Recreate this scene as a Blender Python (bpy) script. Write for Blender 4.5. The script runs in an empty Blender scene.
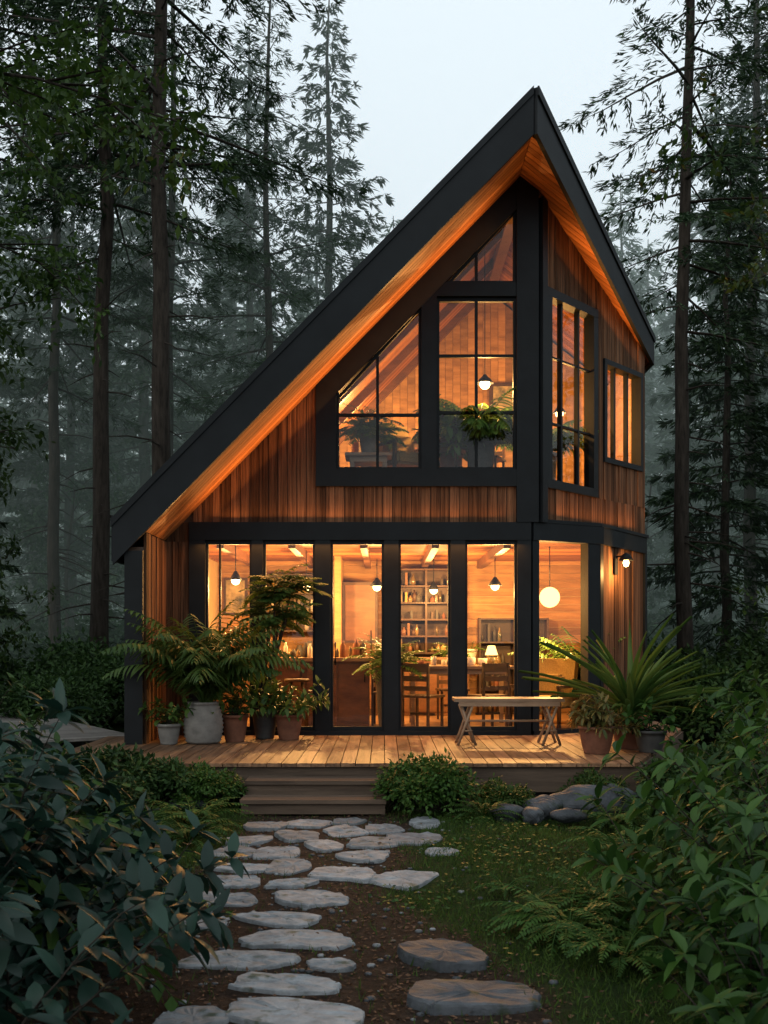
import bpy, math, random
import numpy as np
from mathutils import Vector, Matrix
rng=np.random.default_rng(11); random.seed(11)
scene=bpy.context.scene
COL=scene.collection

# ------------------------------------------------------------------ materials
def new_mat(name):
    m=bpy.data.materials.new(name); m.use_nodes=True
    nt=m.node_tree; nt.nodes.clear()
    out=nt.nodes.new('ShaderNodeOutputMaterial')
    return m,nt,out
def N(nt,t,**k):
    n=nt.nodes.new(t)
    for a,b in k.items(): setattr(n,a,b)
    return n
def ramp(nt,stops):
    r=nt.nodes.new('ShaderNodeValToRGB')
    e=r.color_ramp.elements
    while len(e)<len(stops): e.new(0.5)
    for i,(p,c) in enumerate(stops):
        e[i].position=p; e[i].color=(c[0],c[1],c[2],1)
    return r
def principled(nt,rough=.6,spec=.4,metal=0):
    p=nt.nodes.new('ShaderNodeBsdfPrincipled')
    p.inputs['Roughness'].default_value=rough
    p.inputs['Specular IOR Level'].default_value=spec
    p.inputs['Metallic'].default_value=metal
    return p
def mat_noise(name,c1,c2,scale=(4,4,4),detail=6,rough=.7,bump=.2,spec=.3,metal=0,tint=.0,dist=.02,lo=.3,hi=.7,moss=None):
    m,nt,out=new_mat(name); L=nt.links.new
    tc=N(nt,'ShaderNodeTexCoord'); mp=N(nt,'ShaderNodeMapping'); mp.inputs['Scale'].default_value=scale
    L(tc.outputs['Object'],mp.inputs['Vector'])
    no=N(nt,'ShaderNodeTexNoise'); no.inputs['Detail'].default_value=detail; no.inputs['Scale'].default_value=1
    no.inputs['Roughness'].default_value=.65
    at=N(nt,'ShaderNodeAttribute'); at.attribute_name='rnd'
    ad=N(nt,'ShaderNodeVectorMath',operation='ADD'); ml=N(nt,'ShaderNodeVectorMath',operation='SCALE')
    cb=N(nt,'ShaderNodeCombineXYZ')
    for k in range(3): L(at.outputs['Fac'],cb.inputs[k])
    L(cb.outputs[0],ml.inputs[0]); ml.inputs['Scale'].default_value=37 if tint>0 else 0
    L(mp.outputs[0],ad.inputs[0]); L(ml.outputs[0],ad.inputs[1]); L(ad.outputs[0],no.inputs['Vector'])
    r=ramp(nt,[(lo,c1),(hi,c2)]); L(no.outputs['Fac'],r.inputs[0])
    col=r.outputs[0]
    if moss:
        n3=N(nt,'ShaderNodeTexNoise'); n3.inputs['Scale'].default_value=9; n3.inputs['Detail'].default_value=7; L(tc.outputs['Object'],n3.inputs[0])
        r3=ramp(nt,[(.58,(0,0,0)),(.7,(1,1,1))]); L(n3.outputs[0],r3.inputs[0])
        mm=N(nt,'ShaderNodeMix',data_type='RGBA'); L(r3.outputs[0],mm.inputs[0]); L(col,mm.inputs[6]); mm.inputs[7].default_value=(*moss,1); col=mm.outputs[2]
    p=principled(nt,rough,spec,metal)
    if tint>0:
        mr=N(nt,'ShaderNodeMapRange'); L(at.outputs['Fac'],mr.inputs[0])
        mr.inputs[3].default_value=1-tint; mr.inputs[4].default_value=1+tint
        sc=N(nt,'ShaderNodeVectorMath',operation='SCALE'); L(col,sc.inputs[0]); L(mr.outputs[0],sc.inputs['Scale'])
        L(sc.outputs[0],p.inputs['Base Color'])
    else: L(col,p.inputs['Base Color'])
    b=N(nt,'ShaderNodeBump'); b.inputs['Strength'].default_value=bump; b.inputs['Distance'].default_value=dist
    L(no.outputs['Fac'],b.inputs['Height']); L(b.outputs[0],p.inputs['Normal'])
    L(p.outputs[0],out.inputs[0]); return m
def mat_leaf(name,c1,c2,trans=.25,rough=.5,spec=.35):
    m,nt,out=new_mat(name); L=nt.links.new
    at=N(nt,'ShaderNodeAttribute'); at.attribute_name='rnd'
    oi=N(nt,'ShaderNodeObjectInfo')
    r=ramp(nt,[(0,c1),(1,c2)]); L(at.outputs['Fac'],r.inputs[0])
    mr=N(nt,'ShaderNodeMapRange'); L(oi.outputs['Random'],mr.inputs[0]); mr.inputs[3].default_value=.75; mr.inputs[4].default_value=1.25
    sc=N(nt,'ShaderNodeVectorMath',operation='SCALE'); L(r.outputs[0],sc.inputs[0]); L(mr.outputs[0],sc.inputs['Scale'])
    p=principled(nt,rough,spec); L(sc.outputs[0],p.inputs['Base Color'])
    t=N(nt,'ShaderNodeBsdfTranslucent'); L(sc.outputs[0],t.inputs[0])
    mx=N(nt,'ShaderNodeMixShader'); mx.inputs[0].default_value=trans
    L(p.outputs[0],mx.inputs[1]); L(t.outputs[0],mx.inputs[2]); L(mx.outputs[0],out.inputs[0]); return m
def mat_emit(name,c,s):
    m,nt,out=new_mat(name); e=N(nt,'ShaderNodeEmission'); e.inputs[0].default_value=(*c,1); e.inputs[1].default_value=s
    nt.links.new(e.outputs[0],out.inputs[0]); return m
def mat_glass(name):
    m,nt,out=new_mat(name); L=nt.links.new
    t=N(nt,'ShaderNodeBsdfTransparent'); t.inputs[0].default_value=(.93,.94,.93,1)
    g=N(nt,'ShaderNodeBsdfGlossy'); g.inputs['Roughness'].default_value=.015
    f=N(nt,'ShaderNodeFresnel'); f.inputs[0].default_value=1.45
    mx=N(nt,'ShaderNodeMixShader'); L(f.outputs[0],mx.inputs[0]); L(t.outputs[0],mx.inputs[1]); L(g.outputs[0],mx.inputs[2]); L(mx.outputs[0],out.inputs[0]); return m

M={}
M['siding']=mat_noise('siding_wood',(.032,.015,.009),(.205,.098,.05),(26,26,.8),10,.85,.8,.12,tint=.5,dist=.03,lo=.34,hi=.66)
M['soffit']=mat_noise('soffit_wood',(.2,.075,.026),(.42,.175,.06),(1.2,16,1.2),6,.6,.3,.2,tint=.4)
M['deck']=mat_noise('deck_wood',(.10,.05,.026),(.27,.145,.075),(18,1.2,18),8,.5,.4,.35,tint=.35,lo=.36,hi=.64)
M['steps']=mat_noise('step_wood',(.055,.036,.025),(.13,.088,.06),(1.5,18,18),8,.7,.4,.3,tint=.25)
M['walk']=mat_noise('weathered_wood',(.12,.11,.1),(.24,.22,.2),(2,12,12),8,.8,.3,.3,tint=.2)
M['black']=mat_noise('black_metal',(.004,.005,.006),(.008,.010,.012),(3,3,3),4,.55,.05,.2)
M['roof']=mat_noise('roof_metal',(.004,.0055,.007),(.009,.0115,.014),(2,2,2),4,.55,.05,.2)
M['wallin']=mat_noise('interior_wood',(.17,.085,.03),(.42,.23,.09),(1.5,1.5,9),6,.6,.15,.3,tint=.3)
M['plaster']=mat_noise('interior_plaster',(.42,.3,.15),(.56,.41,.22),(2,2,2),4,.85,.05,.2)
M['floorin']=mat_noise('interior_floor',(.2,.11,.05),(.38,.23,.12),(12,1,12),6,.35,.1,.5,tint=.2)
M['furn']=mat_noise('furniture_wood',(.022,.011,.006),(.07,.033,.015),(3,12,12),6,.5,.1,.4,tint=.2)
M['lightwood']=mat_noise('light_wood',(.17,.1,.055),(.33,.21,.125),(3,14,14),6,.5,.15,.4,tint=.2)
M['cabinet']=mat_noise('cabinet_wood',(.07,.03,.013),(.16,.07,.03),(3,3,10),6,.5,.1,.4,tint=.2)
M['fabric']=mat_noise('fabric',(.24,.16,.06),(.36,.25,.1),(60,60,60),4,.95,.3,.1)
M['stone']=mat_noise('path_stone',(.10,.107,.115),(.27,.28,.29),(9,9,9),12,.75,1,.35,tint=.3,moss=(.06,.07,.05))
M['rock']=mat_noise('dark_rock',(.017,.02,.024),(.075,.082,.092),(6,6,6),12,.65,1,.4,tint=.2,moss=(.02,.028,.014))
M['bark']=mat_noise('bark',(.014,.011,.009),(.06,.048,.038),(14,14,2.5),8,.9,1,.15,dist=.04)
M['barkfar_haze']=mat_noise('bark_far_haze',(.04,.045,.043),(.08,.085,.08),(14,14,2.5),4,.9,.3,.15)  # paler than the near bark: distance haze painted into the colour
M['terracotta']=mat_noise('terracotta',(.11,.043,.025),(.2,.083,.047),(9,9,9),5,.8,.15,.3)
M['potgrey']=mat_noise('grey_ceramic',(.13,.12,.11),(.22,.205,.185),(9,9,9),6,.75,.15,.3)
M['potdark']=mat_noise('dark_ceramic',(.03,.03,.03),(.07,.065,.06),(9,9,9),6,.6,.1,.3)
M['soil']=mat_noise('soil',(.02,.014,.01),(.05,.035,.025),(30,30,30),6,.95,.6,.1)
M['litter']=mat_leaf('dry_leaf',(.035,.018,.011),(.16,.085,.05),.1,.8,.2)
M['glass']=mat_glass('window_glass')
M['bulb']=mat_emit('bulb_glow',(1,.62,.24),16)
M['globe']=mat_emit('globe_glow',(1,.6,.18),4)
M['bottle']=mat_noise('bottle_glass',(.03,.05,.03),(.2,.12,.05),(9,9,9),3,.15,.0,.6,tint=.5)
M['white']=mat_noise('white_ceramic',(.5,.46,.38),(.66,.62,.54),(9,9,9),3,.4,.0,.5)
M['paint']=mat_noise('picture_print',(.05,.06,.05),(.5,.4,.25),(6,6,6),3,.7,.0,.2)
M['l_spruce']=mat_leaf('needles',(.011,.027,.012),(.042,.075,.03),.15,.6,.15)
M['l_mid_haze']=mat_leaf('needles_mid_haze',(.022,.048,.026),(.07,.115,.06),.15,.8,.1)  # lighter than the near needles, some haze mixed into the leaf colour
M['l_far_haze']=mat_leaf('needles_far_haze',(.045,.075,.055),(.1,.145,.11),.15,.9,.05)  # palest foliage band, bluish haze put into the base colour
M['l_broad']=mat_leaf('broadleaf',(.014,.035,.007),(.055,.098,.018),.35,.5,.2)
M['l_shrub']=mat_leaf('shrub_leaf',(.013,.036,.01),(.048,.095,.024),.25,.55,.2)
M['l_dark']=mat_leaf('laurel_leaf',(.006,.023,.016),(.02,.054,.036),.2,.45,.3)
M['l_right']=mat_leaf('bush_leaf',(.012,.04,.009),(.05,.108,.018),.3,.5,.22)
M['l_fern']=mat_leaf('fern_leaf',(.018,.05,.009),(.06,.122,.022),.3,.5,.2)
M['l_palm']=mat_leaf('palm_leaf',(.03,.078,.016),(.11,.18,.04),.35,.45,.3)
M['l_in']=mat_leaf('houseplant_leaf',(.04,.1,.018),(.12,.21,.045),.35,.45,.3)
M['l_red']=mat_leaf('croton_leaf',(.05,.075,.02),(.16,.11,.035),.3,.45,.3)
M['grass']=mat_leaf('grass_blade',(.018,.042,.007),(.07,.12,.022),.3,.6,.15)

# ------------------------------------------------------------------ mesh builder
class MB:
    def __init__(s): s.V=[];s.F=[];s.n=0
    def add(s,V,F,mat,rnd=None,smooth=False):
        V=np.asarray(V,float).reshape(-1,3); F=np.asarray(F,int)
        r=np.full(len(F),random.random()) if rnd is None else np.broadcast_to(np.asarray(rnd,float),(len(F),))
        s.V.append(V); s.F.append((F+s.n,mat,r,smooth)); s.n+=len(V)
    def prism(s,pts,vec,mat,rnd=None):
        P=np.asarray(pts,float); k=len(P); v=np.asarray(vec,float)
        V=np.vstack([P,P+v]); r=random.random() if rnd is None else rnd
        base=s.n; s.V.append(V); s.n+=2*k
        nrm=np.zeros(3)
        for i in range(k): nrm+=np.cross(P[i]-P[0],P[(i+1)%k]-P[0])
        flip=np.dot(nrm,v)>0
        a=np.array([list(range(k))]); b=np.array([list(range(k,2*k))])
        if flip: a=a[:,::-1]
        else: b=b[:,::-1]
        q=[]
        for i in range(k):
            j=(i+1)%k
            q.append([i,j,j+k,i+k] if flip else [j,i,i+k,j+k])
        s.F.append((a+base,mat,np.array([r]),False)); s.F.append((b+base,mat,np.array([r]),False))
        s.F.append((np.array(q)+base,mat,np.full(k,r),False))
    def box(s,x0,x1,y0,y1,z0,z1,mat,rnd=None):
        s.prism([(x0,y0,z0),(x1,y0,z0),(x1,y1,z0),(x0,y1,z0)],(0,0,z1-z0),mat,rnd)
    def slab(s,poly,z0,z1,mat,rnd=None):
        s.prism([(x,y,z0) for x,y in poly],(0,0,z1-z0),mat,rnd)
    def tube(s,pts,rad,mat,n=6,cap=True,rnd=None):
        P=np.asarray(pts,float); m=len(P); rad=np.broadcast_to(np.asarray(rad,float),(m,))
        T=np.gradient(P,axis=0); T/=np.linalg.norm(T,axis=1)[:,None]+1e-9
        ref=np.array([0,0,1.]) if abs(T[0][2])<.9 else np.array([1.,0,0])
        A=np.cross(T,ref); A/=np.linalg.norm(A,axis=1)[:,None]+1e-9; B=np.cross(T,A)
        th=np.arange(n)*2*math.pi/n
        V=(P[:,None,:]+rad[:,None,None]*(np.cos(th)[None,:,None]*A[:,None,:]+np.sin(th)[None,:,None]*B[:,None,:])).reshape(-1,3)
        F=[]
        for i in range(m-1):
            for j in range(n):
                k=(j+1)%n; F.append([i*n+j,(i+1)*n+j,(i+1)*n+k,i*n+k])
        r=random.random() if rnd is None else rnd
        b=s.n; s.add(V,F,mat,r,True)
        if cap:
            s.F.append((np.array([list(range(n))])+b,mat,np.array([r]),False))
            s.F.append((np.array([list(range(n))[::-1]])+b+(m-1)*n,mat,np.array([r]),False))
    def lathe(s,cx,cy,prof,mat,n=24,rnd=None):
        prof=np.asarray(prof,float); m=len(prof); th=np.arange(n)*2*math.pi/n
        V=np.zeros((m,n,3)); V[:,:,0]=cx+prof[:,0:1]*np.cos(th); V[:,:,1]=cy+prof[:,0:1]*np.sin(th); V[:,:,2]=prof[:,1:2]
        F=[]
        for i in range(m-1):
            for j in range(n):
                k=(j+1)%n; F.append([i*n+j,i*n+k,(i+1)*n+k,(i+1)*n+j])
        s.add(V.reshape(-1,3),F,mat,rnd,True)
    def build(s,name,parent=None,loc=None):
        V=np.vstack(s.V); me=bpy.data.meshes.new(name)
        mats=[]; li=[];ls=[];tot=0;mi=[];rn=[];sm=[]
        for F,m,r,smo in s.F:
            if m not in mats: mats.append(m)
            k=F.shape[1]; li.append(F.reshape(-1)); ls.append(tot+np.arange(len(F))*k); tot+=F.size
            mi.append(np.full(len(F),mats.index(m))); rn.append(r); sm.append(np.full(len(F),smo))
        li=np.concatenate(li); ls=np.concatenate(ls)
        me.vertices.add(len(V)); me.vertices.foreach_set('co',V.ravel())
        me.loops.add(len(li)); me.loops.foreach_set('vertex_index',li.astype(np.int32))
        me.polygons.add(len(ls)); me.polygons.foreach_set('loop_start',ls.astype(np.int32))
        for m in mats: me.materials.append(M[m])
        me.polygons.foreach_set('material_index',np.concatenate(mi).astype(np.int32))
        me.polygons.foreach_set('use_smooth',np.concatenate(sm))
        a=me.attributes.new('rnd','FLOAT','FACE'); a.data.foreach_set('value',np.concatenate(rn).astype(np.float32))
        me.update(calc_edges=True); me.validate()
        return place(name,me,parent,loc)
def place(name,me,parent=None,loc=None,rot=0,sc=1):
    o=bpy.data.objects.new(name,me); COL.objects.link(o)
    if parent: o.parent=parent
    if loc is not None: o.location=loc
    o.rotation_euler=(0,0,rot); o.scale=(sc,sc,sc) if not hasattr(sc,'__len__') else sc
    return o
def empty(name):
    o=bpy.data.objects.new(name,None); COL.objects.link(o); return o

# leaf templates: (u along, v side, w normal)
T_Q=(np.array([(0,0,0),(.45,-.5,0),(1,0,-.06),(.45,.5,0)]),np.array([(0,1,2,3)]))
T_TRI=(np.array([(0,-.5,0),(0,.5,0),(1,0,0)]),np.array([(0,1,2)]))
def broad(droop=.25,fold=.12):
    u=[0,.22,.5,.78,1]; w=[0,.38,.5,.33,0]
    V=[(a,0,-droop*a*a) for a in u]
    for sg in(-1,1):
        for i in(1,2,3): V.append((u[i],sg*w[i],-droop*u[i]**2+fold*w[i]))
    F4=[(1,5,6,2),(2,6,7,3),(1,2,9,8),(2,3,10,9)]; F3=[(0,5,1),(3,7,4),(0,1,8),(3,4,10)]
    return np.array(V),np.array([f for f in F4]),np.array(F3)
T_B=broad()
def strap(droop=.5):
    u=np.linspace(0,1,7); w=[.35,.48,.5,.45,.36,.2,.02]
    V=[];F=[]
    for i,a in enumerate(u):
        V+= [(a,-w[i],-droop*a*a+.03),(a,0,-droop*a*a),(a,w[i],-droop*a*a+.03)]
    for i in range(6):
        for j in(0,1): F.append((3*i+j,3*i+3+j,3*i+4+j,3*i+1+j))
    return np.array(V),np.array(F)
T_S=strap()
def nz(a): return a/(np.linalg.norm(a,axis=-1,keepdims=True)+1e-9)
def leaves(mb,T,P,D,Nn,L,W,mat,rnd=None):
    P=np.asarray(P,float);n=len(P)
    if n==0:return
    D=nz(np.asarray(D,float)); S=nz(np.cross(D,Nn)); N2=np.cross(S,D)
    L=np.broadcast_to(L,(n,)); W=np.broadcast_to(W,(n,))
    t=T[0]
    V=P[:,None,:]+t[None,:,0:1]*L[:,None,None]*D[:,None,:]+t[None,:,1:2]*W[:,None,None]*S[:,None,:]+t[None,:,2:3]*L[:,None,None]*N2[:,None,:]
    r=rng.random(n) if rnd is None else rnd
    base=mb.n; k=len(t); mb.V.append(V.reshape(-1,3)); mb.n+=n*k
    for F in T[1:]:
        FF=(F[None,:,:]+(np.arange(n)*k)[:,None,None]).reshape(-1,F.shape[1])
        mb.F.append((FF+base,mat,np.repeat(r,len(F)),len(t)>4))
def rv(n,s=1): return rng.normal(size=(n,3))*s

# ------------------------------------------------------------------ vegetation generators
def conifer(name,H,cb,R,nb,dens,mat='l_spruce',bark='bark',r0=.2,nl=.32,nw=.07,irregular=.3,stubs=0,topup=.5):
    mb=MB()
    m=12; hz=np.linspace(0,H,m); bx=np.cumsum(rng.normal(size=m))*.05; by=np.cumsum(rng.normal(size=m))*.05
    rr=r0*(1-hz/H)**.75+.015; rr[0]*=1.25
    mb.tube(np.stack([bx,by,hz],1),rr,bark,9)
    tx=lambda h:np.array([np.interp(h,hz,bx),np.interp(h,hz,by),h])
    for i in range(nb):
        f=(i+rng.random())/nb; f=f**.9
        h=cb+(H-cb)*f*.99
        prof=min(1,(1-f)*1.25+.04)*(.55+.45*min(1,f*4+.3))
        L=R*prof*(1-irregular+2*irregular*rng.random()*.9)+.15
        az=i*2.399+rng.normal()*.4; e0=math.radians(-12+topup*70*f+rng.normal()*8)
        out=np.array([math.cos(az),math.sin(az),0]); side=np.array([-out[1],out[0],0]); up=np.array([0,0,1.])
        b0=tx(h); drop=.22+.1*rng.random()
        def bp(t): 
            t=np.asarray(t)[...,None]
            return b0+out*(L*math.cos(e0)*t)+up*(L*math.sin(e0)*t-drop*L*t*t*.8+.12*L*t**4)
        mb.tube(bp(np.linspace(0,1,5)),np.linspace(.012*L+.008,.004,5),bark,3,False)
        n=int(dens*L*(1.0+.25*L)); 
        if n<6:n=6
        nt=max(4,int(5*L)); tt=np.linspace(.18,1,nt)+rng.normal(size=nt)*.03
        idx=rng.integers(0,nt,n); t=tt[idx]
        sg=np.where((idx%2)==0,1,-1)*1.0; sl=rng.random(n)
        wl=.42*L*(1.05-t)*.9+.12
        P=bp(t)+side*(sg*sl*wl)[:,None]+out*(sl*wl*.6)[:,None]-up*(sl*sl*wl*.35)[:,None]+rv(n,.035)
        D=out*.6+side*(sg*rng.uniform(.1,1,n))[:,None]-up*rng.uniform(.0,.55,n)[:,None]+rv(n,.25)
        Nn=up+rv(n,.45)
        leaves(mb,T_Q,P,D,Nn,nl*rng.uniform(.6,1.2,n),nw*rng.uniform(.7,1.3,n),mat)
    for i in range(stubs):
        h=rng.uniform(1.5,cb); az=rng.random()*6.28; L=rng.uniform(.3,1.6); b=tx(h)
        o=np.array([math.cos(az),math.sin(az),-.15+rng.normal()*.2])
        mb.tube([b,b+o*L*.5,b+o*L+np.array([0,0,-.1*L])],[.022,.014,.004],bark,4,False)
    me=mb.build(name); d=me.data; bpy.data.objects.remove(me); return d

def broadtree(name,H,cb,R,mat='l_broad',r0=.15,nl=.11,nlimb=12,nsub=5,ntw=6,nleaf=16,lean=0,bark='bark',flat=1.0):
    mb=MB(); m=8; hz=np.linspace(0,H*.85,m); bx=np.cumsum(rng.normal(size=m))*.1+lean*hz; by=np.cumsum(rng.normal(size=m))*.1
    mb.tube(np.stack([bx,by,hz],1),r0*(1-hz/H*.9)+.01,bark,8)
    up=np.array([0,0,1.])
    for i in range(nlimb):
        f=(i+.5)/nlimb; h=cb+(H*.85-cb)*f; az=i*2.4+rng.normal()*.3
        o=np.array([math.cos(az),math.sin(az),.2+.7*f]); b=np.array([np.interp(h,hz,bx),np.interp(h,hz,by),h])
        L=R*(1-.45*f)*rng.uniform(.75,1.1)
        c=lambda t:b+o*L*t-up*.22*L*t*t*flat
        mb.tube([c(t) for t in(0,.3,.6,1)],[r0*.3,r0*.2,r0*.1,.006],bark,5,False)
        for j in range(nsub):
            t=.3+.7*(j+rng.random())/nsub; p=c(t); o2=nz(o+rv(1,.75)[0]); L2=L*.42*(1.2-t*.5)
            q=p+o2*L2-up*.1*L2; mb.tube([p,(p+q)/2+up*.03,q],[.014,.009,.003],bark,3,False)
            for k in range(ntw):
                s=.2+.8*(k+.5)/ntw; p2=p+(q-p)*s; o3=nz(o2*.6+rv(1,.7)[0]-up*.15); L3=rng.uniform(.3,.6)*(.4+R*.2)
                n=nleaf; u=rng.random(n); PP=p2+o3*L3*u[:,None]-up*(.2*L3*u*u)[:,None]+rv(n,.03)
                D=o3*.6+rv(n,.6)-up*.35; Nn=up+rv(n,.4)
                leaves(mb,T_Q,PP,D,Nn,nl*rng.uniform(.7,1.25,n),nl*.5*rng.uniform(.8,1.2,n),mat)
    me=mb.build(name); d=me.data; bpy.data.objects.remove(me); return d

def shrubmesh(name,R,H,n,mat,nl=.1,clumps=14,q=T_Q,asp=.5):
    mb=MB()
    for c in range(clumps):
        a=rng.random()*6.28; rr=R*.7*math.sqrt(rng.random()); cz=H*(.25+.6*rng.random()*(1-rr/R*.6)); cr=R*rng.uniform(.28,.48)
        ctr=np.array([rr*math.cos(a),rr*math.sin(a),cz])
        mb.tube([(0,0,0),ctr*.6+np.array([0,0,-.05]),ctr],[.02,.012,.005],'bark',4,False)
        k=n//clumps; d=nz(rv(k)); d[:,2]=np.abs(d[:,2])*1.0-.35*rng.random(k)
        rad=cr*(.55+.45*rng.random(k)**.5)*(1+.25*np.sin(d[:,0]*7+c)*np.cos(d[:,1]*6))
        P=ctr+d*rad[:,None]; P[:,2]=np.maximum(P[:,2],.03)
        D=d+rv(k,.5)-np.array([0,0,.35]); Nn=d*.6+np.array([0,0,.8])+rv(k,.3)
        leaves(mb,q,P,D,Nn,nl*rng.uniform(.6,1.3,k),nl*asp*rng.uniform(.8,1.2,k),mat)
    me=mb.build(name); d=me.data; bpy.data.objects.remove(me); return d

def frond(mb,base,az,e0,L,bend,mat,nl=16,ll=.25,lw=.035,T=T_Q,rach=.006,curl=.3):
    st=nl; out=np.array([math.cos(az),math.sin(az),0]); up=np.array([0,0,1.]); side=np.array([-out[1],out[0],0])
    P=[np.array(base,float)]; Tn=[]
    for i in range(st):
        e=e0-bend*(i/st)**1.3; t=out*math.cos(e)+up*math.sin(e); Tn.append(t); P.append(P[-1]+t*L/st)
    P=np.array(P); Tn=np.array(Tn); mb.tube(P,np.linspace(rach,rach*.3,len(P)),mat,4,False,rnd=.5)
    t=np.arange(st)/st; k0=max(1,int(st*.15)); sel=np.arange(k0,st); prof=np.sin(np.pi*(t[sel]**.7)*.93+.15)
    for sg in(-1,1):
        D=Tn[sel]*.55+side*sg*.85-up*curl*rng.uniform(.5,1.3,len(sel))[:,None]+rv(len(sel),.06)
        leaves(mb,T,P[sel+1],D,up+rv(len(sel),.15),ll*prof*rng.uniform(.85,1.1,len(sel)),lw,mat,rnd=np.clip(.5+rng.normal()*.2+rng.normal(size=len(sel))*.1,0,1))
def fern(mb,c,n,L,mat,nl=20,ll=.1,lw=.022,e=(.5,1.2),bend=1.5):
    for i in range(n):
        frond(mb,c,i*2.4+rng.normal()*.3,rng.uniform(*e),L*rng.uniform(.7,1.15),bend*rng.uniform(.7,1.2),mat,nl,ll*L/.6,lw*L/.6)
def leafybush(mb,c,nst,L,mat,ll=.1,lw=.05,e=(.6,1.4),step=.05,spread=.1,bend=.5,droop=.4,rs=.006):
    c=np.array(c,float); up=np.array([0,0,1.])
    for i in range(nst):
        az=rng.random()*6.28; e0=rng.uniform(*e); l=L*rng.uniform(.5,1.1); out=np.array([math.cos(az),math.sin(az),0])
        m=10; p=c+np.array([rng.normal()*spread,rng.normal()*spread,0]); pts=[p]; tn=[]
        for k in range(m):
            ee=e0-bend*(k/m); t=out*math.cos(ee)+up*math.sin(ee)+rv(1,.06)[0]; tn.append(t); pts.append(pts[-1]+t*l/m)
        pts=np.array(pts); tn.append(tn[-1]); tn=np.array(tn); mb.tube(pts,np.linspace(rs,.002,m+1),'bark',4,False)
        n=max(6,int(l/step)); u=np.linspace(.2,1,n); P=np.stack([np.interp(u*m,np.arange(m+1),pts[:,a]) for a in range(3)],1)
        TT=np.stack([np.interp(u*m,np.arange(m+1),tn[:,a]) for a in range(3)],1)
        ph=np.arange(n)*2.4+rng.random()*6; side=np.array([-out[1],out[0],0])
        D=TT*.45+side*np.cos(ph)[:,None]*.9+np.cross(nz(TT),side)*(np.sin(ph)*.7)[:,None]-up*droop*.4+rv(n,.15)
        leaves(mb,T_B,P,D,up+rv(n,.25),ll*rng.uniform(.6,1.2,n),lw*rng.uniform(.7,1.1,n),mat)
        a=np.arange(5)*1.257; D=TT[-1]*.5+side*np.cos(a)[:,None]+np.cross(nz(TT[-1]),side)*np.sin(a)[:,None]-up*.15
        leaves(mb,T_B,np.repeat(P[-1:],5,0),D,up+rv(5,.15),ll*1.05,lw,mat)
def straps(mb,c,n,L,W,mat,e=(.5,1.45),droop=None):
    az=np.arange(n)*2.4+rng.normal(size=n)*.2; ee=rng.uniform(e[0],e[1],n)
    D=np.stack([np.cos(az)*np.cos(ee),np.sin(az)*np.cos(ee),np.sin(ee)],1)
    P=np.array(c)+np.zeros((n,3))+rv(n,.02)
    leaves(mb,strap(.45),P,D,np.cross(np.cross(D,np.array([0,0,1.])),D),L*rng.uniform(.6,1.1,n),W,mat)

# ------------------------------------------------------------------ HOUSE
cabin=empty('wooden_cabin')
EY=1.55
zU=lambda x:2.48+1.023*(x+2.99)      # underside of left slope
zR=lambda x:7.25-.78*(x-1.67)        # underside of right slope
DK=.38
L0=3.45
class Fr:
    def __init__(s,o,d): s.o=np.array([o[0],o[1],0.]); d=np.array([d[0],d[1],0.]); s.s=d/np.linalg.norm(d); s.n=np.array([s.s[1],-s.s[0],0])
    def p(s,a,z,n): return s.o+s.s*a+s.n*n+np.array([0,0,z])
def pr(mb,fr,poly,n0,n1,mat,rnd=None): mb.prism([fr.p(a,z,n0) for a,z in poly],fr.n*(n1-n0),mat,rnd)
def rect(mb,fr,a0,a1,z0,z1,n0,n1,mat,rnd=None): pr(mb,fr,[(a0,z0),(a1,z0),(a1,z1),(a0,z1)],n0,n1,mat,rnd)
def clad(mb,fr,a0,a1,zb,zt,w=.115,mat='siding',n0=-.01,n1=.02):
    fb=zb if callable(zb) else (lambda a:zb); ft=zt if callable(zt) else (lambda a:zt)
    k=max(1,round((a1-a0)/w)); w=(a1-a0)/k
    for i in range(k):
        s0=a0+i*w+.005; s1=a0+(i+1)*w-.004; j=n1+random.uniform(-.008,.014)
        if min(ft(s0)-fb(s0),ft(s1)-fb(s1))<.02: continue
        pr(mb,fr,[(s0,fb(s0)),(s1,fb(s1)),(s1,ft(s1)),(s0,ft(s0))],n0,j,mat)
FF=Fr((0,0),(1,0))
P1=(1.93,0);P2=(2.75,.55);P3=(3.7,2.05)
SU=Fr(P1,(P3[0]-P1[0],P3[1]-P1[1])); LU=math.hypot(P3[0]-P1[0],P3[1]-P1[1])
SG=Fr((1.81,0),(P2[0]-1.81,P2[1])); LG=math.hypot(P2[0]-1.81,P2[1])
SL=Fr(P2,(P3[0]-P2[0],P3[1]-P2[1])); LL=math.hypot(P3[0]-P2[0],P3[1]-P2[1])
sx=lambda a:P1[0]+SU.s[0]*a

sd=MB()
clad(sd,FF,-2.71,-2.40,DK,2.76)
pr(sd,FF,[(-2.71,2.762),(-2.402,2.762),(-2.402,3.0),(-2.47,3.0),(-2.71,2.775)],-.12,.018,'siding')
clad(sd,FF,-2.47,-.84,3.0,lambda a:zU(a)+.0)
clad(sd,FF,-.84,1.63,3.0,3.44)
clad(sd,SU,0.08,LU,3.05,3.44)
clad(sd,SU,0.08,1.34,5.93,lambda a:zR(sx(a)))
clad(sd,SU,1.34,1.52,3.44,lambda a:zR(sx(a)))
clad(sd,SU,1.52,2.62,3.44,3.94)
clad(sd,SU,1.52,2.62,5.33,lambda a:zR(sx(a)))
clad(sd,SU,2.62,LU,3.44,lambda a:zR(sx(a)))
clad(sd,SL,.1,LL-.05,.2,2.78)
clad(sd,Fr(P3,(0,1)),0,5,.2,5.6,w=.16)
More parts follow.
